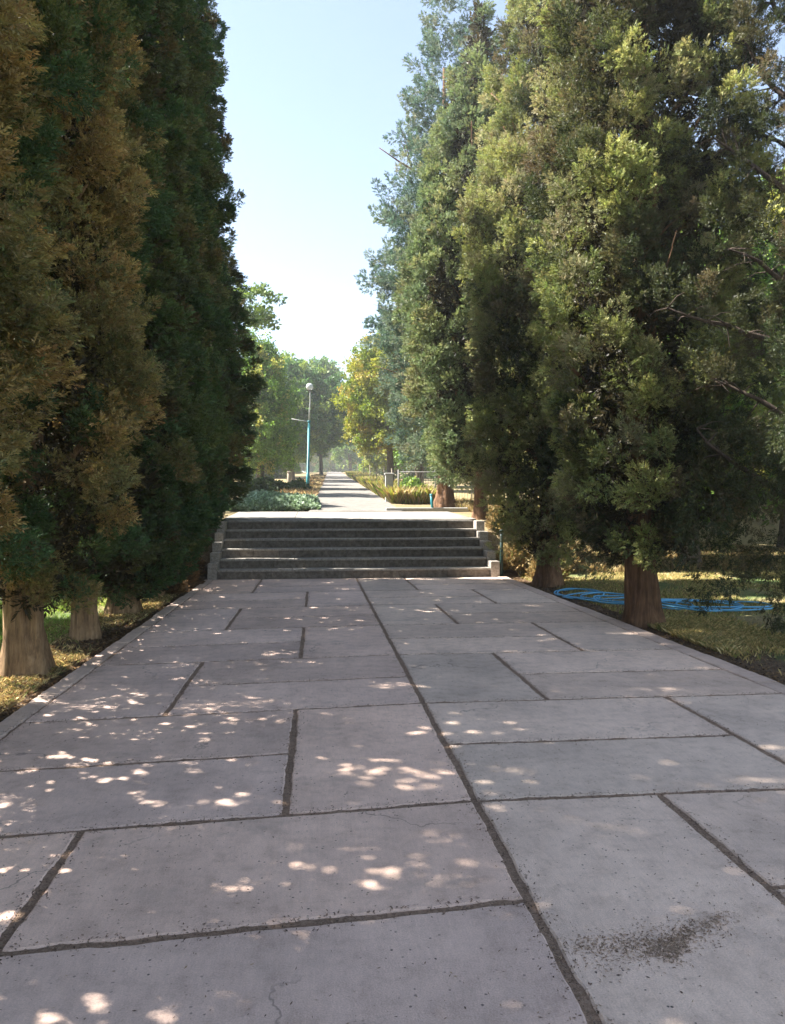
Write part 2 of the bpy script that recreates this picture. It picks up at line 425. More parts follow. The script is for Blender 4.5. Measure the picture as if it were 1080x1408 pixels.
# ------------------------------------------------------------------ foliage
def rot_to(d, roll):
    """(n,3) unit dirs, roll angles -> (n,3,3) with z axis = d"""
    d = d / np.maximum(np.linalg.norm(d, axis=1, keepdims=True), 1e-9)
    ref = np.where(np.abs(d[:, 2:3]) > .9, np.array([[1., 0, 0]]), np.array([[0., 0, 1]]))
    a = np.cross(ref, d); a /= np.linalg.norm(a, axis=1, keepdims=True); b = np.cross(d, a)
    c, s = np.cos(roll)[:, None], np.sin(roll)[:, None]
    return np.stack([a * c + b * s, -a * s + b * c, d], -1)
def rhomb(p, d, nrm, L, W):
    d = d / np.linalg.norm(d); s = np.cross(d, nrm); s /= np.linalg.norm(s)
    return [p, p + d * L * .45 + s * W / 2, p + d * L, p + d * L * .45 - s * W / 2]
def spray_conifer(rng, n=9, w=.17):
    q = []
    for i in range(n):
        t = i / (n - 1); side = 1 if i % 2 else -1
        p = np.array([0, rng.normal(0, .03), t * .62]); a = side * (.75 - .5 * t) + rng.normal(0, .12)
        if i == n - 1: a = 0
        d = np.array([math.sin(a), rng.normal(0, .3), math.cos(a)])
        q.append(rhomb(p, d, np.array([rng.normal(0, .5), 1, rng.normal(0, .3)]), .42 * (1.1 - .4 * t), w * rng.uniform(.8, 1.2)))
    return np.array(q)
def spray_broad(rng, n=6, w=.34):
    q = []
    for i in range(n):
        p = rng.normal(0, .16, 3) + np.array([0, 0, .3 * i / n]); d = rng.normal(0, 1, 3) + np.array([0, 0, .5])
        q.append(rhomb(p, d, rng.normal(0, 1, 3), rng.uniform(.38, .55), w * rng.uniform(.8, 1.2)))
    return np.array(q)
CON = [spray_conifer(RNG) for _ in range(6)]
CONM = [spray_conifer(RNG, 7, .17) for _ in range(8)]
def spray_fine(rng, n=12):
    q = []
    for i in range(n):
        t = i / (n - 1); side = (-1) ** i; a = side * (.95 - .7 * t) + rng.normal(0, .2); a = 0 if i == n - 1 else a
        d = np.array([math.sin(a), rng.normal(0, .45), math.cos(a)])
        q.append(rhomb(np.array([rng.normal(0, .03), rng.normal(0, .05), t * .7]), d, np.array([rng.normal(0, .8), 1, rng.normal(0, .5)]), .36 * (1.1 - .4 * t), .105 * rng.uniform(.8, 1.2)))
    return np.array(q)
CFINE = [spray_fine(RNG) for _ in range(8)]
CONF = [spray_conifer(RNG, 5, .34) for _ in range(5)]
BRO = [spray_broad(RNG) for _ in range(6)]
def emit(P, D, Sz, C, temps, rng):
    """sprays -> quads; returns verts (m,3) and colours (m,3)"""
    n = len(P); which = rng.integers(0, len(temps), n); out = []; oc = []
    R = rot_to(D, rng.uniform(0, 2 * PI, n))
    for k, t in enumerate(temps):
        s = np.nonzero(which == k)[0]
        if not len(s): continue
        tv = t.reshape(-1, 3)
        v = np.einsum('nij,mj->nmi', R[s], tv) * Sz[s][:, None, None] + P[s][:, None, :]
        q = t.shape[0]
        c = np.repeat(C[s][:, None, :], q, 1) * rng.uniform(.78, 1.24, (len(s), q, 1))
        out.append(v.reshape(-1, 3)); oc.append(np.repeat(c, 4, 1).reshape(-1, 3))
    return np.concatenate(out), np.concatenate(oc)
def leaf_mesh(name, parts, mat):
    V = np.concatenate([p[0] for p in parts]); C = np.concatenate([p[1] for p in parts])
    n = len(V) // 4
    me = mesh_from(name, V, np.arange(n * 4).reshape(n, 4))
    at = me.attributes.new('col', 'FLOAT_COLOR', 'POINT')
    at.data.foreach_set('color', np.c_[np.clip(C, 0, 1), np.ones(len(C))].astype(np.float32).ravel())
    me.materials.append(mat); return me
def pick(pal, n, rng):
    w = np.array([p[0] for p in pal], float); w /= w.sum(); c = np.array([p[1] for p in pal])
    return c[rng.choice(len(pal), n, p=w)]
def plumes(P, A, L, W, C, per, size, temps, rng, cj=.12):
    """fills each flame shaped plume with sprays. P base, A axis, L length, W radius"""
    n = len(P); k = per if np.ndim(per) else np.full(n, per); ii = np.repeat(np.arange(n), k); m = len(ii)
    t = rng.uniform(0, 1, m) ** .8; prof = np.sin(PI * np.clip(t * .86 + .12, 0, 1)) ** .8
    A = A / np.linalg.norm(A, axis=1, keepdims=True)
    R = rot_to(A, rng.uniform(0, 6.28, n))
    th = rng.uniform(0, 2 * PI, m); rr = W[ii] * prof * np.sqrt(rng.uniform(.15, 1, m))
    o = R[ii, :, 0] * (rr * np.cos(th))[:, None] + R[ii, :, 1] * (rr * np.sin(th))[:, None]
    p = P[ii] + A[ii] * (t * L[ii])[:, None] + o
    on = o / np.maximum(np.linalg.norm(o, axis=1, keepdims=True), 1e-6)
    d = on * .75 + A[ii] * (.45 + .7 * t[:, None]) + rng.normal(0, .28, (m, 3))
    c = C[ii] * (1 + rng.normal(0, cj, (m, 1))) * (1 + rng.normal(0, .05, (m, 3)))
    c = c * (.86 + .3 * t[:, None])            # the youngest tips of a plume are paler
    return emit(p, d, size * rng.uniform(.75, 1.25, m), c, temps, rng)

def crown_column(name, prof, pal, seed, npl=420, per=120, size=.13, zr=None, up=1.0, out=.45, pl=(.45, .9), pw=.17, temps=None,
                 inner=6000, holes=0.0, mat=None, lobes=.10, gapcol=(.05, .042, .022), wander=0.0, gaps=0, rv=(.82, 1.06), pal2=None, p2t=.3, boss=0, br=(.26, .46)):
    """prof: list of (z, r). plumes cover the surface of revolution; returns a mesh"""
    rng = np.random.default_rng(seed); temps = temps or CON
    zs = np.array([p[0] for p in prof]); rs_ = np.array([p[1] for p in prof])
    zz = np.linspace(zs[0], zs[-1], 400); rz = np.interp(zz, zs, rs_) + .12
    cdf = np.cumsum(rz); cdf /= cdf[-1]
    z = np.interp(rng.uniform(0, 1, npl), cdf, zz); th = rng.uniform(0, 2 * PI, npl)
    r = np.interp(z, zs, rs_)
    a = rng.uniform(0, 6, 4)
    def lob(th, z): return 1 + lobes * (np.sin(3 * th + a[0] + .35 * z) + .8 * np.sin(5 * th + a[1] - .5 * z) + .7 * np.sin(1.3 * z + 2 * th + a[2]))
    r = r * lob(th, z) * rng.uniform(rv[0], rv[1], npl) * (1 - .12)
    if holes > 0:
        k = (np.sin(2.1 * z + 3 * th + a[3]) * np.sin(1.3 * z - 2 * th + a[1]) + rng.normal(0, .35, npl)) > (1.0 - holes * 1.6)
        keep = ~k; z, th, r = z[keep], th[keep], r[keep]
    n = len(z)
    od = np.stack([np.cos(th), np.sin(th), 0 * th], -1)
    P = np.stack([r * np.cos(th), r * np.sin(th), z], -1)
    if wander: P[:, :2] += wander * np.stack([np.sin(.7 * z + a[0]), np.cos(.6 * z + a[1])], -1)
    A = od * (out + rng.normal(0, .18, (n, 1))) + np.array([[0, 0, 1]]) * up + rng.normal(0, .2, (n, 3))
    bi = None
    if boss:      # foliage gathered on billowing branch ends with darker clefts between
        zb = np.interp((np.arange(boss) + rng.uniform(0, 1, boss)) / boss, cdf, zz); tb = np.arange(boss) * 2.39996 + rng.normal(0, .25, boss)
        Rb = rng.uniform(br[0], br[1], boss) * np.clip(np.interp(zb, zs, rs_) / .9, .45, 1)
        rb = np.maximum(np.interp(zb, zs, rs_) * lob(tb, zb) * rng.uniform(.9, 1.06, boss) - Rb * .75, 0)
        Cb = np.stack([rb * np.cos(tb), rb * np.sin(tb), zb], -1); ob = np.stack([np.cos(tb), np.sin(tb), 0 * tb], -1)
        bi = rng.choice(boss, n, p=Rb ** 2 / (Rb ** 2).sum()); u = rng.normal(0, 1, (n, 3)) + ob[bi] * 1.1 + np.array([0, 0, .35]); u /= np.linalg.norm(u, axis=1, keepdims=True)
        P = Cb[bi] + u * Rb[bi][:, None] * np.array([1, 1, 1.5]) * rng.uniform(.7, 1.05, (n, 1))
        A = u * .8 + np.array([[0, 0, 1]]) * up * .7 + rng.normal(0, .22, (n, 3)); z = P[:, 2]; th = np.arctan2(P[:, 1], P[:, 0])
    L = rng.uniform(pl[0], pl[1], n); W = pw * rng.uniform(.7, 1.35, n)
    P = P - A / np.linalg.norm(A, axis=1, keepdims=True) * (L * .45)[:, None]
    C = pick(pal, n, rng)
    if boss: C = .5 * C + .5 * pick(pal, boss, rng)[bi] * rng.uniform(.85, 1.15, (boss, 1))[bi]
    if pal2:       # irregular patches of the other palette following whole branches
        pm = np.sin(2.3 * th + .9 * z + a[0]) + np.sin(1.7 * z - 3 * th + a[2]) + .8 * np.sin(4.1 * z + a[1]) + rng.normal(0, .4, n)
        C = np.where((pm > p2t)[:, None], pick(pal2, n, rng), C)
    parts = [plumes(P, A, L, W, C, per, size, temps, rng)]
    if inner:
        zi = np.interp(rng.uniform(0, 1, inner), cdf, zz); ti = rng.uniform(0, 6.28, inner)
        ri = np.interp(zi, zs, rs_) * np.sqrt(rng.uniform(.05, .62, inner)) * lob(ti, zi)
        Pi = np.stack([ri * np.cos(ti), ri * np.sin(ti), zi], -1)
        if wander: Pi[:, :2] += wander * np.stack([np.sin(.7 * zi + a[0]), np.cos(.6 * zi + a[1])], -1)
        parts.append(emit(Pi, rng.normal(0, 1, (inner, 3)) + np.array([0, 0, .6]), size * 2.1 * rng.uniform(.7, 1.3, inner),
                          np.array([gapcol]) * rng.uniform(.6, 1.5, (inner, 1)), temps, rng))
    if gaps:      # tunnels cut along the sun's direction so flecks reach the paving
        gu = []; 
        for _ in range(gaps):
            cu, cv = rng.uniform(-.9, .9), rng.uniform(.8, 8.5)
            for _ in range(rng.integers(3, 9)): gu.append((cu + rng.normal(0, .15), cv + rng.normal(0, .26), rng.uniform(.022, .044), rng.uniform(.35, .9), rng.uniform(-.6, .6)))
        out_ = []
        for V, Cc in parts:
            q = V.reshape(-1, 4, 3).mean(1); u = q[:, 1] + .22 * q[:, 0]; v = (q[:, 2] + 1.44 * q[:, 0]); keep = np.ones(len(q), bool)
            for (a0, b0, r0, as_, sk) in gu: keep &= ((u - a0 + sk * (v - b0) * .57) ** 2 + ((v - b0) * as_) ** 2) > r0 * r0
            keep |= rng.uniform(0, 1, len(keep)) < .10      # some leaves stay in the tunnels to soften the flecks
            kk = np.repeat(keep, 4); out_.append((V[kk], Cc[kk]))
        parts = out_
    return leaf_mesh(name, parts, mat or M_leaf)

def trunk_mesh(name, h, r, seed, limbs=12, flare=1.7, z0=1.2, lean=(0, 0), steep=1.0, reach=1.0, ribs=5, stems=1, mat=None, amp=.1):
    rng = random.Random(seed); mb = MB()
    for s in range(stems):
        pts = []; rads = []
        n = 26; a = rng.uniform(0, 6.28) if stems > 1 else 0; sp = (.22 if stems > 1 else 0)
        for i in range(n + 1):
            t = (i / n) ** 1.7; z = -.25 + t * (h + .25)
            pts.append((lean[0] * t + .03 * math.sin(z * 1.3 + seed + s) + (sp * (.3 + 2.6 * t)) * math.cos(a + s * 2.2),
                        lean[1] * t + .03 * math.cos(z * 1.1 + seed) + (sp * (.3 + 2.6 * t)) * math.sin(a + s * 2.2), z))
            rr = r * (1 - .85 * t) * (1 if stems == 1 else .62)
            rr *= 1 + (flare - 1) * math.exp(-max(z, 0) / .22) + .03 * rng.uniform(-1, 1)
            rads.append(max(rr, .012))
        mb.tube(pts, rads, 28 if r > .12 else 16, ribs=ribs, rib_amp=amp)
    for k in range(limbs):
        z = z0 + (h * .8 - z0) * (k / max(1, limbs)) + rng.uniform(-.15, .15); a = rng.uniform(0, 6.28)
        L = reach * rng.uniform(.7, 1.2); p0 = Vector((lean[0] * z / h, lean[1] * z / h, z)); d = Vector((math.cos(a), math.sin(a), .5 * steep))
        pts = []; rads = []; rr = r * (.34 - .2 * z / h)
        for i in range(7):
            t = i / 6; q = p0 + d * (L * t) + Vector((0, 0, steep * .5 * L * t * t)) + Vector((rng.uniform(-1, 1), rng.uniform(-1, 1), rng.uniform(-1, 1))) * .05 * t
            pts.append(q); rads.append(rr * (1 - .8 * t) + .004)
        mb.tube(pts, rads, 6)
        for _ in range(2):
            i = rng.randint(2, 5); a2 = a + rng.uniform(-1.1, 1.1); e = Vector((math.cos(a2), math.sin(a2), rng.uniform(.2, 1.0))) * L * .45
            mb.tube([pts[i], pts[i] + e * .5 + Vector((0, 0, .04)), pts[i] + e], [rads[i] * .6, rads[i] * .4, .004], 5)
    me = mesh_from(name, np.array(mb.v), mb.f); me.materials.append(mat or M_bark)
    me.polygons.foreach_set('use_smooth', np.ones(len(me.polygons), bool)); return me
def tree(name, x, y, label, cat, group, trunk, crown, rz=0, sc=1.0, scz=None, z=None):
    t = empty(name, (x, y, (hz(x, y) if z is None else z)), label, cat, group, rz)
    t.scale = (sc, sc, scz or sc)
    obj('trunk', trunk, None, t); obj('crown', crown, None, t); return t

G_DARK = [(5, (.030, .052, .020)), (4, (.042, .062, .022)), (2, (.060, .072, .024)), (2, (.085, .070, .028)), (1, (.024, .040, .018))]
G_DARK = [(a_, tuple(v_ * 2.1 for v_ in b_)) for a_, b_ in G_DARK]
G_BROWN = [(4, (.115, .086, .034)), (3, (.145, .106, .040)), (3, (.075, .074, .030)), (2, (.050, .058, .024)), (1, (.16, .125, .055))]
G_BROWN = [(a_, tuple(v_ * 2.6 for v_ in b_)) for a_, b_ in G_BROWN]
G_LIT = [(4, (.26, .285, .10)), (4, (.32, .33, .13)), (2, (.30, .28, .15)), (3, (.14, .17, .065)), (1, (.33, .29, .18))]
G_MIX = [(4, (.075, .085, .035)), (3, (.11, .105, .048)), (2, (.14, .118, .062)), (3, (.055, .07, .03))]
G_BLUE = [(4, (.060, .090, .062)), (3, (.085, .110, .070)), (2, (.045, .070, .050)), (1, (.12, .13, .08))]
G_BLUE = [(a_, tuple(v_ * 1.7 for v_ in b_)) for a_, b_ in G_BLUE]
G_B2 = [(4, (.075, .095, .045)), (3, (.10, .115, .05)), (2, (.055, .075, .04)), (1, (.14, .13, .06))]
G_B2 = [(a_, tuple(v_ * 2.12 for v_ in b_)) for a_, b_ in G_B2]

# ---- left row of cypresses
pL = [(.75, .5), (1.3, .86), (2.5, 1.03), (5, 1.07), (8, 1.0), (10.5, .86), (12.3, .6), (13.6, .2)]
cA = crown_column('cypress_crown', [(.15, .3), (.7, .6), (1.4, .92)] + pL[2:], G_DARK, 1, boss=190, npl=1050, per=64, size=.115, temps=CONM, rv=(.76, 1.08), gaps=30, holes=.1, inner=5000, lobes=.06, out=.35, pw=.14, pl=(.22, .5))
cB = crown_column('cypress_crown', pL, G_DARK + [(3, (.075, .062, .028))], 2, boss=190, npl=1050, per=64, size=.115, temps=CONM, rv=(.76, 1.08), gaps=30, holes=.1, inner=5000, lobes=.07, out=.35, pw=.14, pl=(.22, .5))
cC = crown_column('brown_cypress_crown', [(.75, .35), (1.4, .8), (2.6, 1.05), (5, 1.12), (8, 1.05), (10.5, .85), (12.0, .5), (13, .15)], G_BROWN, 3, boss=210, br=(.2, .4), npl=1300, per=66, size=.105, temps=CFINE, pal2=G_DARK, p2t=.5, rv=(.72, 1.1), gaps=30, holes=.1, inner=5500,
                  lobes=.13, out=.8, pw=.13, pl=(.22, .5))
tA = trunk_mesh('cypress_trunk', 12, .19, 3, limbs=16, z0=.9, reach=.75, flare=1.4, mat=M_bark3, amp=.17, ribs=4)
tB = trunk_mesh('cypress_trunk', 12, .135, 8, limbs=16, z0=.9, reach=.75, flare=1.3, mat=M_bark3, amp=.15)
GL = 'cypresses along the left side of the path'
tree('cypress_tree', -2.95, 5.2, 'brown-green cypress at the left frame edge, nearest tree on the left', 'tree', GL, tB, cC, 0, 1.04, .84)
tree('cypress_tree', -2.62, 7.15, 'browning cypress with a thick pale flared trunk on the left verge', 'tree', GL, tA, cC, .05, .93, .82)
tree('cypress_tree', -2.66, 8.98, 'dark cypress with a thinner trunk just behind the thick pale trunk on the left', 'tree', GL, tB, cB, 0, 1.0, .78)
# same row continued out of view, added to shade the paving
for q_, (ty, lab_) in enumerate(((3.0, 'unseen dark cypress beside the camera on the left verge'), (1.1, 'unseen dark cypress a step behind the camera on the left verge'), (-.9, 'unseen dark cypress farthest behind the camera on the left verge'))):
    tree('cypress_tree', -2.75 - .1 * q_, ty, lab_, 'tree', GL, tA if q_ % 2 else tB, cB, 0, 1.0, .82)
tree('cypress_tree', -2.68, 10.9, 'dark dense cypress, third trunk from the left edge, foliage down to the litter', 'tree', GL, tA, cA, 0, 1.0, .80)
tree('cypress_tree', -2.70, 12.8, 'dark dense cypress two trees before the stairs on the left', 'tree', GL, tB, cA, .15, 1.0, .86)
tree('cypress_tree', -2.72, 14.7, 'dark cypress right beside the left foot of the stairs', 'tree', GL, tA, cB, .1, 1.0, .98, z=-.04)
tree('cypress_tree', -2.55, 17.2, 'shorter cypress beside the terrace with a tuft leaning out towards the sky', 'tree', GL, tB, cB, 1.7, 1.0, .50)

# ---- right row
GR = 'conifers along the right side of the path'
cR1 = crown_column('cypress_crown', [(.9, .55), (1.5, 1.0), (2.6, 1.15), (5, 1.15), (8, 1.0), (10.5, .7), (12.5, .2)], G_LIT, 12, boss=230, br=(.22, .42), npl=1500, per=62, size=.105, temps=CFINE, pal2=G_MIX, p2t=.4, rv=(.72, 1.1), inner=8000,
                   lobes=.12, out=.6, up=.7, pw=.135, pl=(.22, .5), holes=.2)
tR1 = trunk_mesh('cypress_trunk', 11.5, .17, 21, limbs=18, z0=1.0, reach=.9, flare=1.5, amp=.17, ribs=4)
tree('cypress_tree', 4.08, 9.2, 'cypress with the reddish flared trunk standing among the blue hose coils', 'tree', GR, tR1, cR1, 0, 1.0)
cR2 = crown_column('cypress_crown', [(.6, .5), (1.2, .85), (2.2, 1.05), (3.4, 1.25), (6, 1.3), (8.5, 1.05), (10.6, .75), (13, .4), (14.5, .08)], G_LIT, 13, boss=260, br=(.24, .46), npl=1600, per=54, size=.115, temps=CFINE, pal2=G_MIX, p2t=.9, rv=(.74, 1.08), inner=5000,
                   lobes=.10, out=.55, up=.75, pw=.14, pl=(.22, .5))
tR2 = trunk_mesh('cypress_trunk', 12, .19, 25, limbs=14, z0=1.0, reach=.9)
tree('cypress_tree', 4.30, 13.75, 'olive cypress just right of the stair foot, dark trunk beside dry straw', 'tree', GR, tR2, cR2, 0, 1.0)
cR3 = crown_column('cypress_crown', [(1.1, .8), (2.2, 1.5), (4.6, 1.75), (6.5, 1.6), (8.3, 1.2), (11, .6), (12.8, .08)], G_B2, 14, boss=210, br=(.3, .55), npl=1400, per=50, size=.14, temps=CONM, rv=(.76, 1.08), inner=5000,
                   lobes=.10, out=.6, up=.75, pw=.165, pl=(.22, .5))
tR3 = trunk_mesh('cypress_trunk', 11, .24, 28, limbs=10, z0=1.4, reach=1.2, stems=2, flare=1.4)
tree('cypress_tree', 4.05, 18.7, 'tapering grey-green cypress beside the right end of the terrace', 'tree', GR, tR3, cR3, 0, 1.0)
# looser blue-grey conifer with tiers of outstretched branches
def crown_tiers(name, prof, pal, seed, tiers=46, per=46, size=.15):
    rng = np.random.default_rng(seed); zs = [p[0] for p in prof]; rr = [p[1] for p in prof]
    P = []; A = []; L = []; W = []
    for i in range(tiers):
        z = zs[0] + (zs[-1] - zs[0]) * (i + rng.uniform(-.3, .3)) / tiers; R = float(np.interp(z, zs, rr))
        nb = max(4, int(9 * R / 1.5))
        for k in range(nb):
            a = rng.uniform(0, 2 * PI); Lb = R * rng.uniform(.72, 1.04); d = np.array([math.cos(a), math.sin(a), rng.uniform(.02, .35)])
            for s in np.arange(.3, 1.0, .3 / max(Lb, .3)):
                p = np.array([0, 0, z]) + d * Lb * s + np.array([0, 0, .25 * s * s * R * .3])
                P.append(p + rng.normal(0, .05, 3)); A.append(d + np.array([0, 0, rng.uniform(-.3, .9)]) + rng.normal(0, .3, 3)); L.append(rng.uniform(.35, .7)); W.append(.15)
    P, A, L, W = map(np.array, (P, A, L, W))
    return leaf_mesh(name, [plumes(P, A, L, W, pick(pal, len(P), rng), per, size, CONM, rng)], M_leaf)
cR4 = crown_tiers('conifer_crown', [(1.4, 1.6), (3.2, 1.9), (5.3, 2.5), (8, 2.2), (10.6, 1.7), (13, 1.2), (15.5, .7), (18, .1)], G_BLUE, 15)
tR4 = trunk_mesh('conifer_trunk', 14, .26, 31, limbs=12, z0=1.8, reach=1.8, steep=.4, stems=1)
tree('conifer_tree', 4.1, 24.0, 'tall blue-grey conifer with loose outstretched branches against the sky', 'tree', GR, tR4, cR4, 0, 1.0)
# nearest right tree: open crown with bare limbs showing
def open_conifer(x, y, seed, label, pal, h=11.0, R=1.5, dens=1.0):
    rng = random.Random(seed); nr = np.random.default_rng(seed); mb = MB(); tips = []
    root = empty('cypress_tree', (x, y, hz(x, y)), label, 'tree', GR)
    n = 24; pts = []; rads = []
    for i in range(n + 1):
        t = i / n; z = -.2 + t * (h * .85); pts.append(Vector((.10 * math.sin(z * .9), .1 * math.cos(z * .7), z))); rads.append(.17 * (1 - .8 * t) * (1 + .6 * math.exp(-max(z, 0) / .2)))
    mb.tube(pts, rads, 24, ribs=5, rib_amp=.1)
    for k in range(46):
        z = 1.25 + (h * .8) * (k / 46) + rng.uniform(-.1, .1); a = k * 2.4 + rng.uniform(-.4, .4); L = R * rng.uniform(.75, 1.15) * (1 if z < h * .6 else .7)
        p = Vector((0, 0, z)); d = Vector((math.cos(a), math.sin(a), rng.uniform(.5, 1.1))); q = [p]; rd = [.05 * (1 - .4 * z / h)]
        for i in range(1, 9):
            d = (d + Vector((rng.uniform(-.25, .25), rng.uniform(-.25, .25), rng.uniform(-.2, .2)))).normalized()
            p = p + d * L / 7; q.append(p); rd.append(rd[0] * (1 - i / 9) + .004)
            if i >= 3:
                for _ in range(2):
                    e = Vector((rng.uniform(-1, 1), rng.uniform(-1, 1), rng.uniform(-.7, .7))).normalized() * rng.uniform(.15, .4)
                    mb.tube([p, p + e * .6, p + e + Vector((0, 0, -.05))], [.010, .006, .003], 4, cap=False); tips.append((p + e, e))
        mb.tube(q, rd, 7); tips.append((p, d))
    for _ in range(110):      # drooping skirt of twigs low on the tree
        a = rng.uniform(0, 6.28); k_ = R * rng.uniform(.3, .95); q = Vector((math.cos(a) * k_, math.sin(a) * k_, rng.uniform(.9, 2.8))); tips.append((q, Vector((math.cos(a), math.sin(a), -.4))))
    o = mb.build('trunk', M_bark4, root, True)
    P = np.array([tuple(t[0]) for t in tips]); E = np.array([tuple(t[1].normalized()) for t in tips])
    k = nr.uniform(0, 1, len(P)) < .72 * dens; hang = (P[:, 2] < 2.6)
    P, E, hang = P[k], E[k], hang[k]
    A = E * .6 + np.where(hang[:, None], np.array([[0, 0, -1.0]]), np.array([[0, 0, .5]])) + nr.normal(0, .3, E.shape)
    L = nr.uniform(.25, .6, len(P)) * np.where(hang, 1.5, 1.0); W = nr.uniform(.07, .15, len(P))
    obj('crown', leaf_mesh('open_crown', [plumes(P, A, L, W, pick(pal, len(P), nr), 100, .085, CFINE, nr)], M_leaf), None, root)
    return root
open_conifer(5.4, 7.6, 77, 'open straggly cypress at the right frame edge with bare dark limbs showing', [(a_, tuple(v_ * .8 for v_ in b_)) for a_, b_ in G_MIX])

# ---- broadleaf trees
def crown_blobs(name, blobs, pal, seed, per_m2=60, size=.28, temps=None, grow=1.0):
    """blobs: (cx,cy,cz,rx,ry,rz). leaf sprays cluster in the shell of each lobed blob"""
    rng = np.random.default_rng(seed); parts = []
    for (cx, cy, cz, rx, ry, rz) in blobs:
        rx, ry, rz = rx * grow, ry * grow, rz * grow
        m = int(4 * PI * ((rx * ry * rz) ** (2 / 3)) * per_m2)
        nc = max(30, m // 26); u = rng.normal(0, 1, (nc, 3)); u /= np.linalg.norm(u, axis=1, keepdims=True)
        f = 1 + .12 * np.sin(4 * u[:, 0] + 3 * u[:, 2] + rng.uniform(0, 6)) + .1 * np.sin(7 * u[:, 1] - 5 * u[:, 2] + rng.uniform(0, 6))
        r = f * rng.uniform(.55, 1.05, nc)
        Cc = np.array([cx, cy, cz]) + u * r[:, None] * np.array([rx, ry, rz])
        ii = rng.integers(0, nc, m); P = Cc[ii] + rng.normal(0, 1, (m, 3)) * .13 * np.array([rx, ry, rz]) ** .5
        cc = pick(pal, nc, rng)[ii] * (1 + rng.normal(0, .15, (m, 1)))
        parts.append(emit(P, u[ii] + rng.normal(0, .6, (m, 3)), size * rng.uniform(.7, 1.3, m), cc, temps or BRO, rng))
    return leaf_mesh(name, parts, M_broad)
P_GREEN = [(4, (.06, .11, .022)), (3, (.09, .15, .03)), (2, (.13, .18, .04)), (1, (.2, .2, .05))]
P_GREEN = [(a_, tuple(v_ * 2.0 for v_ in b_)) for a_, b_ in P_GREEN]
P_DEEP = [(4, (.035, .07, .022)), (3, (.055, .095, .03)), (1, (.10, .13, .035))]
P_DEEP = [(a_, tuple(v_ * 2.3 for v_ in b_)) for a_, b_ in P_DEEP]
P_GOLD = [(4, (.27, .31, .06)), (3, (.36, .36, .08)), (2, (.18, .25, .05)), (1, (.44, .36, .10))]
P_PALE = [(3, (.13, .20, .05)), (2, (.19, .26, .07)), (1, (.08, .13, .04))]
P_YG = [(3, (.17, .21, .06)), (3, (.23, .26, .075)), (1, (.32, .26, .09))]
tD = trunk_mesh('broadleaf_trunk', 7, .20, 51, limbs=10, z0=1.6, reach=1.6, stems=3, flare=1.3, mat=M_bark2)
tE = trunk_mesh('broadleaf_trunk', 7, .2, 57, limbs=12, z0=2.2, reach=2.0, stems=1, flare=1.4, mat=M_bark2)
GB = 'trees beyond the terrace'
def btree(x, y, label, blobs, pal, seed, trunk, group=GB, per=60, size=.3, cat='tree', name='broadleaf_tree', temps=None):
    return tree(name, x, y, label, cat, group, trunk, crown_blobs('broadleaf_crown', blobs, pal, seed, per, size, temps, 1.12))
btree(-3.0, 42, 'smooth egg-shaped green tree with several stems behind the ivy bed', [(0, 0, 3.2, 1.9, 1.9, 2.0), (-.1, 0, 5.1, 1.65, 1.65, 2.0), (.1, 0, 6.7, 1.05, 1.05, 1.6)], P_GREEN, 61, tD, per=120, size=.24, name='oval_tree')
btree(-1.9, 60, 'dark broad tree overhanging the far end of the path', [(1.2, 0, 5.6, 2.6, 2.4, 2.2), (2.6, 0, 4.6, 1.9, 2, 1.7), (-.8, 0, 4.6, 2.4, 2.2, 2.2), (3.1, 0, 6.8, 1.7, 1.6, 1.6), (.4, 0, 7.4, 2.0, 2, 1.9)], P_DEEP, 62, tE, per=40, size=.4)
btree(-2.3, 66, 'yellow-green rounded tree top left of the lamp, behind the dark tree', [(-.2, 0, 6.0, 2.4, 2.2, 2.8), (.3, 0, 8.6, 1.9, 1.8, 2.0), (0, 0, 3.6, 2.2, 2, 1.6)], [(3, (.20, .29, .06)), (2, (.28, .36, .08))], 63, tE, per=40, size=.42)
btree(.5, 80, 'blue-green rounded tree top right of the lamp, farthest of the group', [(0, 0, 9.6, 2.3, 2.2, 2.6), (.8, 0, 6.6, 2.6, 2.4, 2.6), (-.4, 0, 5, 3, 2.4, 2)], P_DEEP, 64, tE, per=32, size=.5)
btree(-5.2, 34, 'pale green airy tree whose branch reaches out left of the sky gap', [(0, 0, 5.2, 2.4, 2.4, 2.6), (1.0, 0, 7.6, 2.0, 1.9, 1.6), (2.4, -.4, 8.4, 1.2, 1.0, .7), (-1, 0, 8, 1.8, 1.8, 1.6)], P_PALE, 65, tE, per=16, size=.32)
btree(3.9, 40, 'yellow-green tree leaning over the right edge of the upper path', [(-.6, 0, 5.2, 1.9, 2, 1.9), (-.5, 0, 3.6, 1.7, 1.9, 1.3), (0, 0, 6.8, 1.5, 1.5, 1.2), (.9, 0, 4.6, 1.7, 1.7, 2.2)], P_GOLD, 66, tE, per=110, size=.26)
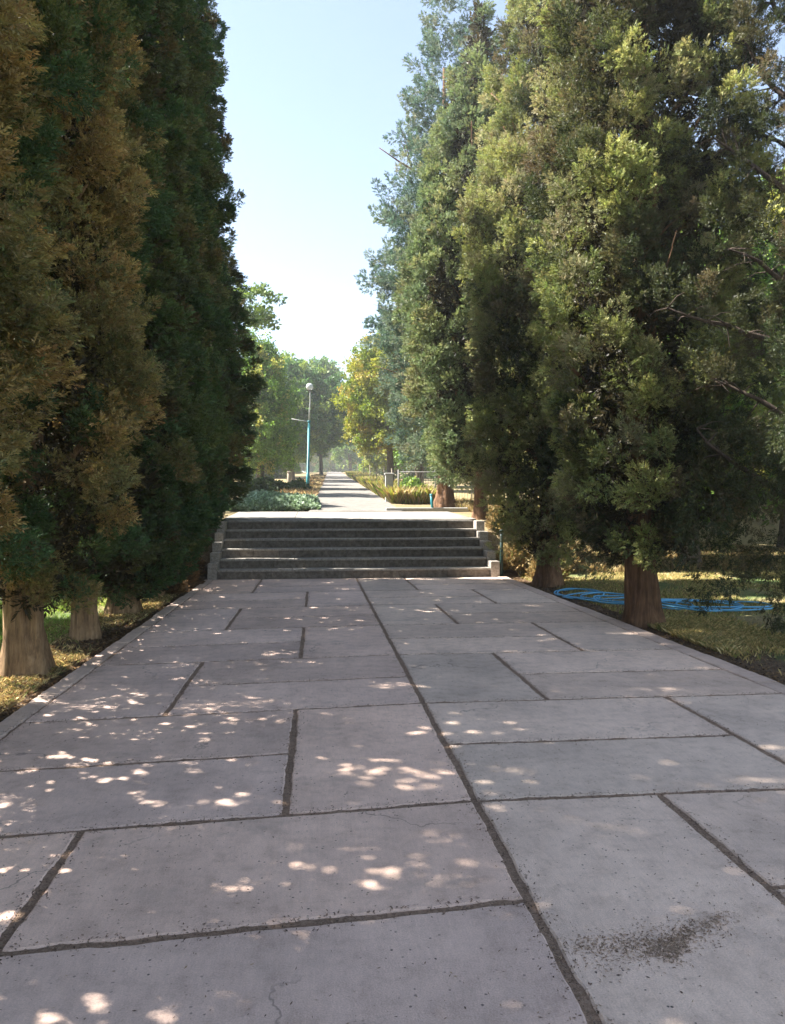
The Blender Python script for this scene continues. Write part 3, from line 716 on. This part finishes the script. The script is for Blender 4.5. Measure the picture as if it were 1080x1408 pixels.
# far greenery closing the path and background trees on both sides
cbg1 = crown_blobs('background_crown', [(0, 0, 3.2, 2.3, 2.3, 2.0), (.8, .3, 5.4, 1.9, 1.9, 1.9), (-.9, -.2, 5.6, 1.8, 1.8, 1.8), (0, 0, 7.4, 1.5, 1.5, 1.5)], P_YG + P_GREEN, 71, 42, .34)
cbg2 = crown_blobs('background_crown', [(0, 0, 3.0, 2.5, 2.5, 1.9), (-.7, .3, 5.2, 2.1, 1.9, 1.8), (.9, -.2, 5.0, 1.9, 1.8, 1.7), (.1, 0, 7.0, 1.7, 1.5, 1.6)], P_DEEP + P_GREEN, 72, 42, .34)
cbg3 = crown_blobs('background_crown', [(0, 0, 2.6, 2.2, 2.3, 1.8), (.5, .3, 4.8, 1.9, 1.9, 1.6), (-.6, -.2, 5.0, 1.8, 1.8, 1.5)], P_GOLD + P_YG, 73, 42, .34)
bgl = [
 (8.5, 16.5, 0, 1.0, 'leafy tree behind the hose coils, in the second row on the right'),
 (12.0, 14.0, 1, 1.1, 'dark bushy tree far right behind the open cypress'),
 (9.6, 24.0, 2, 1.2, 'yellow-green tree on the dry slope right of the stairs'),
 (7.4, 28.0, 1, 1.0, 'green tree behind the wire fence right of the terrace'),
 (14.5, 22.0, 0, 1.3, 'tall leafy tree deep on the right beyond the lawn'),
 (12.8, 31.0, 1, 1.3, 'dark tree behind the yellow-green one on the right slope'),
 (18.5, 17.0, 2, 1.2, 'yellow-green tree at the far right beyond the lawn'),
 (6.6, 48.0, 0, 1.2, 'leafy tree right of the upper path beyond the fence posts'),
 (6.9, 70.0, 2, 1.4, 'yellow-green tree far up the right side of the upper path'),
 (-9.5, 17.0, 1, 1.0, 'dark tree behind the left cypress row near the terrace'),
 (-9.0, 26.0, 0, 1.2, 'leafy tree deep on the left beyond the cypresses'),
 (-6.0, 50.0, 2, 1.1, 'yellow-green tree behind the egg-shaped tree on the left'),
 (-12.5, 15.0, 1, 1.2, 'dark bushy tree across the left lawn'),
 (-10.5, 10.0, 0, 1.0, 'leafy tree on the left lawn behind the thick pale trunk'),
 (-4.5, 90.0, 2, 1.3, 'yellow-green tree far up the left side of the upper path'),
 (5.5, 120.0, 1, 1.6, 'dark tree closing the distance right of the path end'),
 (1.0, 165.0, 0, 1.7, 'hazy leafy tree standing at the very end of the path'),
 (-3.5, 130.0, 1, 1.6, 'dark tree closing the distance left of the path end'),
 (21.0, 25.0, 1, 1.5, 'big dark tree at the far right edge of the lawn'),
 (10.2, 40.0, 0, 1.3, 'leafy tree on the right between fence and far slope'),
]
for i, (x, y, k, s, lab) in enumerate(bgl):
    tree('background_tree', x, y, lab, 'tree', 'background trees on both sides', (tE, tD)[i % 2], (cbg1, cbg2, cbg3)[k], i * 1.7, s)

def far_wood():
    rng = np.random.default_rng(300); B = []
    for i in range(115):
        if i < 26: x, y = rng.uniform(14, 60), rng.uniform(34, 70)
        elif i < 44: x, y = -rng.uniform(10, 45), rng.uniform(35, 75)
        elif i < 52: x, y = rng.uniform(24, 40), rng.uniform(8, 30)
        elif i < 58: x, y = -rng.uniform(16, 30), rng.uniform(2, 30)
        elif i < 70: x, y = rng.uniform(-22, 28), rng.uniform(172, 190)
        elif i < 76: x, y = rng.uniform(-13, -4.5), rng.uniform(76, 84)
        elif i < 92: x, y = -rng.uniform(5, 26), rng.uniform(75, 170)
        else: x, y = rng.uniform(9, 34), rng.uniform(75, 170)
        B.append((x, y, hz(x, y) + rng.uniform(1.6, 2.6), 3.4, 3.2, 3.0)); B.append((x + rng.uniform(-1, 1), y, hz(x, y) + rng.uniform(4.5, 6.5), 2.6, 2.6, 2.6))
    for k in range(12):
        x = -16 + 3.2 * k; B.append((x, 176 + (k % 3), hz(x, 176) + 1.5, 2.6, 2.4, 2.4)); B.append((x + 1, 178, hz(x, 176) + 4.2, 2.4, 2.4, 2.4))
    o = obj('distant_wood', crown_blobs('distant_wood', B, P_YG + P_GREEN + P_DEEP + P_GOLD[:2], 301, 9, .75), None)
    tag(o, 'far-off mass of mixed green and golden trees closing the view on every side', 'wood', None, 'stuff')
far_wood()

# ------------------------------------------------------------------ ivy bed and shrubs
def mound(name, x0, x1, y0, y1, h, n, pal, seed, size, label, cat, temps=None, mat=None, kind=None, group=None):
    rng = np.random.default_rng(seed); x = rng.uniform(x0, x1, n); y = rng.uniform(y0, y1, n)
    ex = np.minimum(np.minimum(x - x0, x1 - x), np.minimum(y - y0, y1 - y)); hh = h * np.clip(ex / .35, .25, 1) ** .5 * (1 + .25 * np.sin(3 * x + y) + .2 * np.sin(5 * y - 2 * x))
    z = hgt(x, y) + hh * rng.uniform(.35, 1, n) ** .6
    P = np.stack([x, y, z], -1)
    cc = pick(pal, n, rng) * (1 + rng.normal(0, .15, (n, 1)))
    me = leaf_mesh(name, [emit(P, rng.normal(0, .8, (n, 3)) + np.array([0, 0, .8]), size * rng.uniform(.7, 1.3, n), cc, temps or BRO, rng)], mat or M_broad)
    o = obj(name, me); tag(o, label, cat if kind != 'stuff' else cat, group, kind); return o
P_IVY = [(4, (.2, .28, .16)), (3, (.27, .36, .24)), (2, (.36, .45, .33)), (1, (.12, .18, .09))]
mound('ivy_bed', -2.5, .02, 21.9, 26.5, .27, 9000, P_IVY, 81, .2, 'low mounded bed of glossy green ivy beside the lamp at the terrace edge', 'ground cover', kind='stuff')
mound('hedge', -4.5, -.35, 33, 34.6, .5, 7000, [(1, (.05, .08, .03))], 82, .24, 'low dark hedge in shade behind the ivy bed', 'hedge')
mound('clipped_bush', 3.0, 3.9, 26.6, 28.2, .75, 3500, P_GREEN, 83, .2, 'small clipped square bush behind the wire fence panel', 'bush')
def tuft_shrub(x, y, h, r, pal, seed, label, n=900, name='dry_shrub'):
    rng = np.random.default_rng(seed); root = hz(x, y)
    u = rng.normal(0, 1, (n, 3)); u[:, 2] = abs(u[:, 2]); u /= np.linalg.norm(u, axis=1, keepdims=True)
    P = u * rng.uniform(.1, 1, (n, 1)) ** .6 * np.array([r, r, h]); 
    o = obj(name, leaf_mesh(name, [emit(P, u + np.array([0, 0, .5]) + rng.normal(0, .3, (n, 3)), .13 * rng.uniform(.7, 1.5, n), pick(pal, n, rng) * rng.uniform(.7, 1.3, (n, 1)), CON, rng)], M_grass))
    o.location = (x, y, root); tag(o, label, 'shrub', 'dry shrubs beside the stairs'); return o
P_STRAW = [(3, (.34, .26, .12)), (3, (.45, .36, .18)), (2, (.24, .17, .08)), (1, (.18, .2, .07))]
P_RUST = [(3, (.22, .13, .06)), (2, (.30, .2, .1)), (2, (.15, .1, .05))]
tuft_shrub(-2.55, 14.3, .55, .35, P_RUST, 91, 'rusty dry shrub at the left foot of the stairs')
tuft_shrub(-2.62, 15.6, .5, .32, P_RUST, 92, 'rusty dry shrub beside the second left stair block')
tuft_shrub(-2.6, 13.2, .3, .35, P_RUST, 93, 'low rusty dry shrub before the left stair foot')
tuft_shrub(4.15, 15.7, .6, .33, P_STRAW, 94, 'straw-coloured shrub at the right foot of the stairs')
tuft_shrub(4.7, 15.0, .45, .4, P_STRAW, 95, 'straw-coloured shrub behind the dark trunk by the stairs')
tuft_shrub(4.25, 16.9, .55, .35, P_STRAW, 96, 'straw-coloured shrub beside the upper right stair blocks')
tuft_shrub(5.3, 16.4, .6, .5, P_STRAW, 97, 'wide straw-coloured shrub on the bank right of the stairs')

# ------------------------------------------------------------------ grass, weeds and litter
def blades(name, x, y, h, pal, seed, label, cat, lean=.45, wd=.010, zoff=0.0):
    rng = np.random.default_rng(seed); n = len(x); h = h * rng.uniform(.5, 1.3, n)
    a = rng.uniform(0, 6.28, n); ln = lean * rng.uniform(.1, 1.6, n) * h
    b = np.stack([x, y, hgt(x, y) - .01 + zoff], -1); w_ = wd * rng.uniform(.6, 1.4, n)
    s = np.stack([-np.sin(a), np.cos(a), 0 * a], -1) * w_[:, None] / 2; d = np.stack([np.cos(a), np.sin(a), 0 * a], -1)
    mid = b + d * (ln * .35)[:, None]; mid[:, 2] += h * .6; top = b + d * ln[:, None]; top[:, 2] += h * rng.uniform(.75, 1, n)
    V = np.stack([b - s, b + s, mid + s * .8, top], 1).reshape(-1, 3)
    C = np.repeat(pick(pal, n, rng) * rng.uniform(.7, 1.3, (n, 1)), 4, 0)
    return tag(obj(name, leaf_mesh(name, [(V, C)], M_grass)), label, cat, None, 'stuff')
def scatter(n, x0, x1, y0, y1, rng, pw=1.0, patch=0.5):
    x = rng.uniform(x0, x1, int(n)); y = y0 + (y1 - y0) * rng.uniform(0, 1, int(n)) ** pw
    m = .5 + .25 * np.sin(2.3 * x + 1.1 * y) + .25 * np.sin(1.7 * y - 3.1 * x + 1) + rng.normal(0, .15, len(x))
    k = m > patch; return x[k], y[k]
P_LAWN = [(4, (.10, .15, .04)), (3, (.16, .2, .06)), (2, (.30, .28, .11)), (1, (.42, .34, .16))]
P_LAWN = [(a_, tuple(v_ * 1.89 for v_ in b_)) for a_, b_ in P_LAWN]
P_DRYG = [(4, (.36, .29, .13)), (3, (.27, .21, .09)), (3, (.15, .16, .055)), (1, (.5, .42, .22))]
P_DRYG = [(a_, tuple(v_ * 1.68 for v_ in b_)) for a_, b_ in P_DRYG]
x, y = scatter(230000, 4.2, 10.5, 4.5, 16.5, RNG, 1.2, .42); k = np.hypot(x - 4.08, y - 9.2) > .35
blades('lawn_grass', x[k], y[k], .06, P_LAWN[1:] + P_DRYG + P_STRAW, 101, 'short half-dry lawn grass right of the path under the trees', 'grass', .5, .0065)
x, y = scatter(120000, 4.12, 6.2, 4.0, 9.5, RNG, 1.0, .52)
blades('dry_grass', x, y, .08, P_DRYG, 102, 'longer dry yellow grass beside the right kerb', 'grass', .8, .0055)
P_BRIGHT = [(3, (.2, .32, .06)), (3, (.27, .38, .09)), (2, (.36, .4, .14))]
x, y = scatter(110000, -6.5, -2.9, 4.8, 13.5, RNG, 1.2, .3)
blades('bright_lawn', x, y, .07, P_BRIGHT, 103, 'bright short lawn grass behind the left trunks', 'grass', .4, .007)
x, y = scatter(70000, -3.4, -2.3, 4.6, 13.5, RNG, 1.1, .5)
blades('verge_grass', x, y, .055, P_DRYG + P_STRAW + P_RUST, 104, 'thin dry grass between the left kerb and the trunks', 'grass', .9, .005)
x, y = scatter(60000, 4.4, 14, 16, 26, RNG, 1.0, .3)
blades('straw_grass', x, y, .22, P_STRAW, 105, 'tall straw-coloured grass on the sunny bank right of the stairs', 'grass', .5, .016)
n = 30000; yv = 26 + 75 * RNG.uniform(0, 1, n) ** 1.6; xr = 2.10 + .019 * yv + RNG.uniform(0, 1.5, n) ** 1.2
blades('tall_weeds', xr, yv, .55, P_STRAW + P_GOLD, 106, 'tall golden weeds along the right edge of the upper path', 'weeds', .5, .03)
n = 12000; yv = 28 + 60 * RNG.uniform(0, 1, n) ** 1.5; xl = -.66 + .019 * yv - RNG.uniform(0, 1.2, n) ** 1.2
blades('orange_weeds', xl, yv, .35, P_STRAW + P_RUST, 107, 'orange dry weeds along the left edge of the upper path', 'weeds', .5, .03)

def litter(name, x, y, z, size, pal, seed, label, aspect=.25, rise=.3):
    rng = np.random.default_rng(seed); n = len(x); P = np.stack([x, y, z], -1)
    a = rng.uniform(0, 6.28, n); d = np.stack([np.cos(a), np.sin(a), rng.normal(0, rise, n)], -1); s = np.stack([-np.sin(a), np.cos(a), rng.normal(0, rise, n)], -1)
    L = (size * rng.uniform(.5, 1.6, n))[:, None]; W = L * aspect * rng.uniform(.6, 1.5, (n, 1))
    P[:, 2] += L[:, 0] * rise * .6
    V = np.stack([P - d * L / 2, P + s * W / 2, P + d * L / 2, P - s * W / 2], 1).reshape(-1, 3)
    C = np.repeat(pick(pal, n, rng) * rng.uniform(.6, 1.4, (n, 1)), 4, 0)
    return tag(obj(name, leaf_mesh(name, [(V, C)], M_grass)), label, 'litter', None, 'stuff')
P_LIT = [(3, (.10, .065, .04)), (3, (.06, .04, .028)), (2, (.2, .14, .08)), (1, (.3, .22, .12))]
P_JT = [(3, (.17, .12, .09)), (2, (.11, .08, .06)), (2, (.25, .19, .14))]
# crumbs along the joints
jx = []; jy = []
for (x0, x1, y0, y1) in slabs:
    for _ in range(2):
        m = int((x1 - x0) * 170); xx = RNG.uniform(x0, x1, m); jx.append(xx); jy.append(np.array([y0 + skew(v) for v in xx]) + RNG.normal(0, .032, m))
        m = int((y1 - y0) * 170); v2 = RNG.uniform(y0, y1, m); jy.append(v2 + skew(x0)); jx.append(x0 + RNG.normal(0, .032, m))
jx = np.concatenate(jx); jy = np.concatenate(jy); k = (jy > -1.7) & (jy < 15.05) & (jx > -2.1); jx, jy = jx[k], jy[k]
litter('joint_litter', jx, jy, np.full(len(jx), .0), .010, P_JT, 111, 'brown crumbs and needles gathered along the paving joints', .35)
n = 15000; x = RNG.uniform(-2, 3.7, n); y = 1.2 + 12 * RNG.uniform(0, 1, n) ** 1.6
k = (np.sin(2.1 * x + 1.3 * y) + np.sin(3.3 * y - 1.7 * x + 2) + RNG.normal(0, .6, n)) > .1
litter('path_litter', x[k], y[k], np.full(k.sum(), .001), .011, P_LIT, 112, 'scattered dark needles and leaf crumbs on the paving slabs', .22, .12)
# brown needle heap on the slab right of the centre joint
def heap_pts():
    r = np.random.default_rng(5); X_, Y_ = [], []
    for (x0, y0, x1, y1, n, sp) in ((.88, 2.47, 1.15, 2.44, 420, .04), (1.1, 2.40, 1.28, 2.50, 600, .025), (1.25, 2.50, 1.5, 2.60, 380, .022), (.86, 2.42, 1.2, 2.44, 420, .06), (1.0, 2.45, 1.45, 2.55, 380, .055), (1.16, 2.37, 1.24, 2.46, 350, .02)):
        t = r.uniform(0, 1, n); X_.append(x0 + (x1 - x0) * t + r.normal(0, sp, n)); Y_.append(y0 + (y1 - y0) * t + r.normal(0, sp, n))
    return np.concatenate(X_), np.concatenate(Y_)
x, y = heap_pts(); 
litter('needle_heap', x, y, RNG.uniform(0, .003, len(x)), .011, [(3, (.32, .24, .17)), (2, (.22, .16, .11)), (2, (.40, .31, .22))], 113, 'small brown heap of swept needles on the slab right of the centre joint', .22, .12)
# leaf litter beside the kerbs
n = 36000; y = 4.4 + 10.9 * RNG.uniform(0, 1, n); x = np.where(RNG.uniform(0, 1, n) < .6, -2.2 - RNG.exponential(.28, n), 3.9 + RNG.exponential(.3, n))
litter('leaf_litter', x, y, hgt(x, y) + .004, .024, P_LIT + P_RUST, 114, 'reddish brown dead leaves and needles beside both kerbs', .5, .3)

# ------------------------------------------------------------------ blue hose, in loose coils round the trunk
def hose(label, loops, seed, x0, x1, ya, yb, wid, r=.0095):
    rng = random.Random(seed); pts = []
    par = [(rng.uniform(.15, .85), rng.uniform(-.35, .35) * wid, rng.uniform(.25, .55) * (x1 - x0), rng.uniform(.35, .8) * wid, rng.uniform(-.5, .5)) for _ in range(loops + 1)]
    for i in range(loops * 30 + 1):
        k = min(i // 30, loops - 1); f = (i / 30 - k); f = f * f * (3 - 2 * f); c = [a + (b - a) * f for a, b in zip(par[k], par[k + 1])]
        t = i / 30 * 2 * PI; ex, ey = c[2] * math.cos(t), c[3] * math.sin(t) * (1 + .15 * math.sin(2 * t + k)); ca, sa = math.cos(c[4]), math.sin(c[4])
        x = x0 + (x1 - x0) * c[0] + ex * ca - ey * sa; y = ya + (yb - ya) * c[0] + c[1] + ex * sa + ey * ca
        x = max(x, 3.98); d_ = math.hypot(x - 4.08, y - 9.2)
        if d_ < .5: y = 9.2 + .55
        pts.append(Vector((x, y, hz(x, y) + .035 + .012 * (k % 3) + .008 * math.sin(i * .7))))
    cu = bpy.data.curves.new('hose', 'CURVE'); cu.dimensions = '3D'; sp = cu.splines.new('NURBS'); sp.points.add(len(pts) - 1)
    for p, q in zip(sp.points, pts): p.co = (*q, 1)
    sp.order_u = 4; sp.use_endpoint_u = True; cu.bevel_depth = r; cu.bevel_resolution = 3; cu.resolution_u = 4
    tmp = bpy.data.objects.new('tmp', cu); COL.objects.link(tmp)
    dg = bpy.context.evaluated_depsgraph_get(); me = bpy.data.meshes.new_from_object(tmp.evaluated_get(dg))
    bpy.data.objects.remove(tmp); me.name = 'garden_hose'; me.materials.clear(); me.materials.append(M_hose)
    o = obj('garden_hose', me, M_hose, smooth=True); tag(o, label, 'hose', 'blue hoses on the lawn'); return o
hose('blue garden hose loosely coiled on the grass left of the reddish trunk', 5, 1, 4.1, 5.1, 12.6, 10.9, 1.15, .013)
hose('blue garden hose loosely coiled on the grass right of the reddish trunk', 5, 2, 4.6, 6.3, 11.4, 10.3, 1.1, .013)

# ------------------------------------------------------------------ lamp post
lp = empty('lamp_post', (-.42 + .02, 36.0, hz(-.4, 36)), 'slim teal lamp post with a round globe beside the upper path', 'lamp')
mb = MB(); mb.box(-.16, .16, -.16, .16, -.1, .06, .02); mb.build('base_plate', M_white, lp)
mb = MB(); mb.tube([(0, 0, .05), (.02, 0, .9), (.021, 0, .92), (.07, 0, 3.35)], [.085, .085, .065, .055], 14); mb.build('pole', M_teal, lp, True)
mb = MB(); mb.tube([(.07, 0, 3.34), (.07, 0, 3.42)], [.075, .075], 14); mb.build('collar', M_teal, lp, True)
mb = MB(); mb.tube([(.07, 0, 3.4), (.10, 0, 3.9), (.13, 0, 4.4), (.12, 0, 4.75), (.10, 0, 4.86)], [.04, .035, .03, .03, .03], 10); mb.build('neck', M_palepaint, lp, True)
mb = MB(); mb.tube([(.07, 0, 3.38), (-.3, 0, 3.42), (-.75, 0, 3.5)], [.025, .02, .018], 8); mb.build('side_arm', M_palepaint, lp, True)
mb = MB()
pts = []; rd = []
for i in range(13):
    a = PI * i / 12; pts.append((.10, 0, 5.02 - .17 * math.cos(a))); rd.append(max(.004, .17 * math.sin(a)))
mb.tube(pts, rd, 20); mb.build('globe', M_globe, lp, True)
mb = MB(); mb.tube([(.10, 0, 4.82), (.10, 0, 4.88)], [.07, .09], 14); mb.build('globe_holder', M_steel, lp, True)

# ------------------------------------------------------------------ pillar, fence, posts
def post(name, x, y, h, r, mat, label, cat, group=None, square=False, lean=0, cap=None):
    z = hz(x, y); t = empty(name, (x, y, z), label, cat, group)
    mb = MB()
    if square: mb.box(-r, r, -r, r, -.2, h, .015)
    else: mb.tube([(0, 0, -.2), (lean * .5, 0, h * .5), (lean, 0, h)], [r, r, r * .95], 10)
    mb.build('shaft', mat, t, not square)
    mb = MB()
    if square: mb.box(-r - .03, r + .03, -r - .03, r + .03, h + .001, h + .06, .02)
    else: mb.tube([(lean, 0, h + .001), (lean, 0, h + .03)], [r * 1.3, r * .8], 10)
    mb.build('cap', cap or mat, t); return t
post('gate_pillar', 2.60, 27.0, 1.0, .13, M_white, 'short pale concrete gate pillar at the right edge of the upper path', 'pillar', square=True)
GF = 'fence posts up the right side of the upper path'
for i, (px_, y, h, lab) in enumerate(((2.95, 29.5, 1.5, 'nearest fence post, thin pale post behind the gate pillar'), (3.05, 34, 1.6, 'second pale fence post up the slope among golden weeds'),
        (3.2, 40, 1.6, 'third pale fence post up the slope under the yellow-green tree'), (3.4, 48, 1.7, 'fourth pale fence post up the slope'),
        (3.6, 58, 1.8, 'fifth pale fence post, small in the distance'), (3.9, 72, 1.9, 'farthest pale fence post near the path end'))):
    post('fence_post', px_, y, h * .8, .024, M_wood, lab, 'post', GF)
post('wooden_post', -1.35, 38.0, 1.0, .09, M_wood, 'stubby pale wooden post left of the lamp in the shade', 'post')
post('thin_post', 3.78, 15.2, .98, .035, M_darkgreen, 'thin dark green post touching the right foot of the stairs', 'post')
post('teal_post', 3.35, 21.6, .5, .04, M_teal, 'short teal post leaning by the multi-stem trunk', 'post', lean=-.05)
# wire fence panel behind the terrace
fz = hz(4, 26.2)
fn = empty('wire_fence', (2.85, 26.2, fz), 'thin metal fence with upright bars right of the pale pillar', 'fence')
for i, x in enumerate((0, 1.3, 2.6, 3.9, 5.2)):
    mb = MB(); mb.tube([(x, 0, -.2), (x, 0, 1.2)], [.024, .022], 8); mb.build('post', M_steel, fn, True)
for z in (.12, 1.12):
    mb = MB(); mb.tube([(0, 0, z), (5.2, 0, z)], [.014, .014], 6); mb.build('rail', M_steel, fn, True)
mb = MB()
for i in range(51):
    x = .05 + i * .1; mb.tube([(x, 0, .12), (x, 0, 1.12)], [.007, .007], 4, cap=False)
mb.build('bars', M_steel, fn)
mb = MB(); mb.box(0, 2.4, 0, .22, -.1, .12, .02)
o = mb.build('low_kerb', M_white); o.location = (2.0, 21.55, hz(3, 21.6) + .02); struct(o)

# ------------------------------------------------------------------ haze
mb = MB(); mb.box(-410, 410, -110, 610, -1.3, 24.0); m = bpy.data.materials.new('haze'); m.use_nodes = True; t = m.node_tree
for n_ in list(t.nodes):
    if n_.type != 'OUTPUT_MATERIAL': t.nodes.remove(n_)
pv = t.nodes.new('ShaderNodeVolumePrincipled'); pv.inputs['Density'].default_value = .0013; pv.inputs['Color'].default_value = (.93, .96, 1, 1); pv.inputs['Anisotropy'].default_value = .3
t.links.new(pv.outputs[0], t.nodes['Material Output'].inputs['Volume'])
hzo = mb.build('haze', m); hzo['kind'] = 'stuff'; hzo['label'] = 'thin pale summer haze over the whole place'
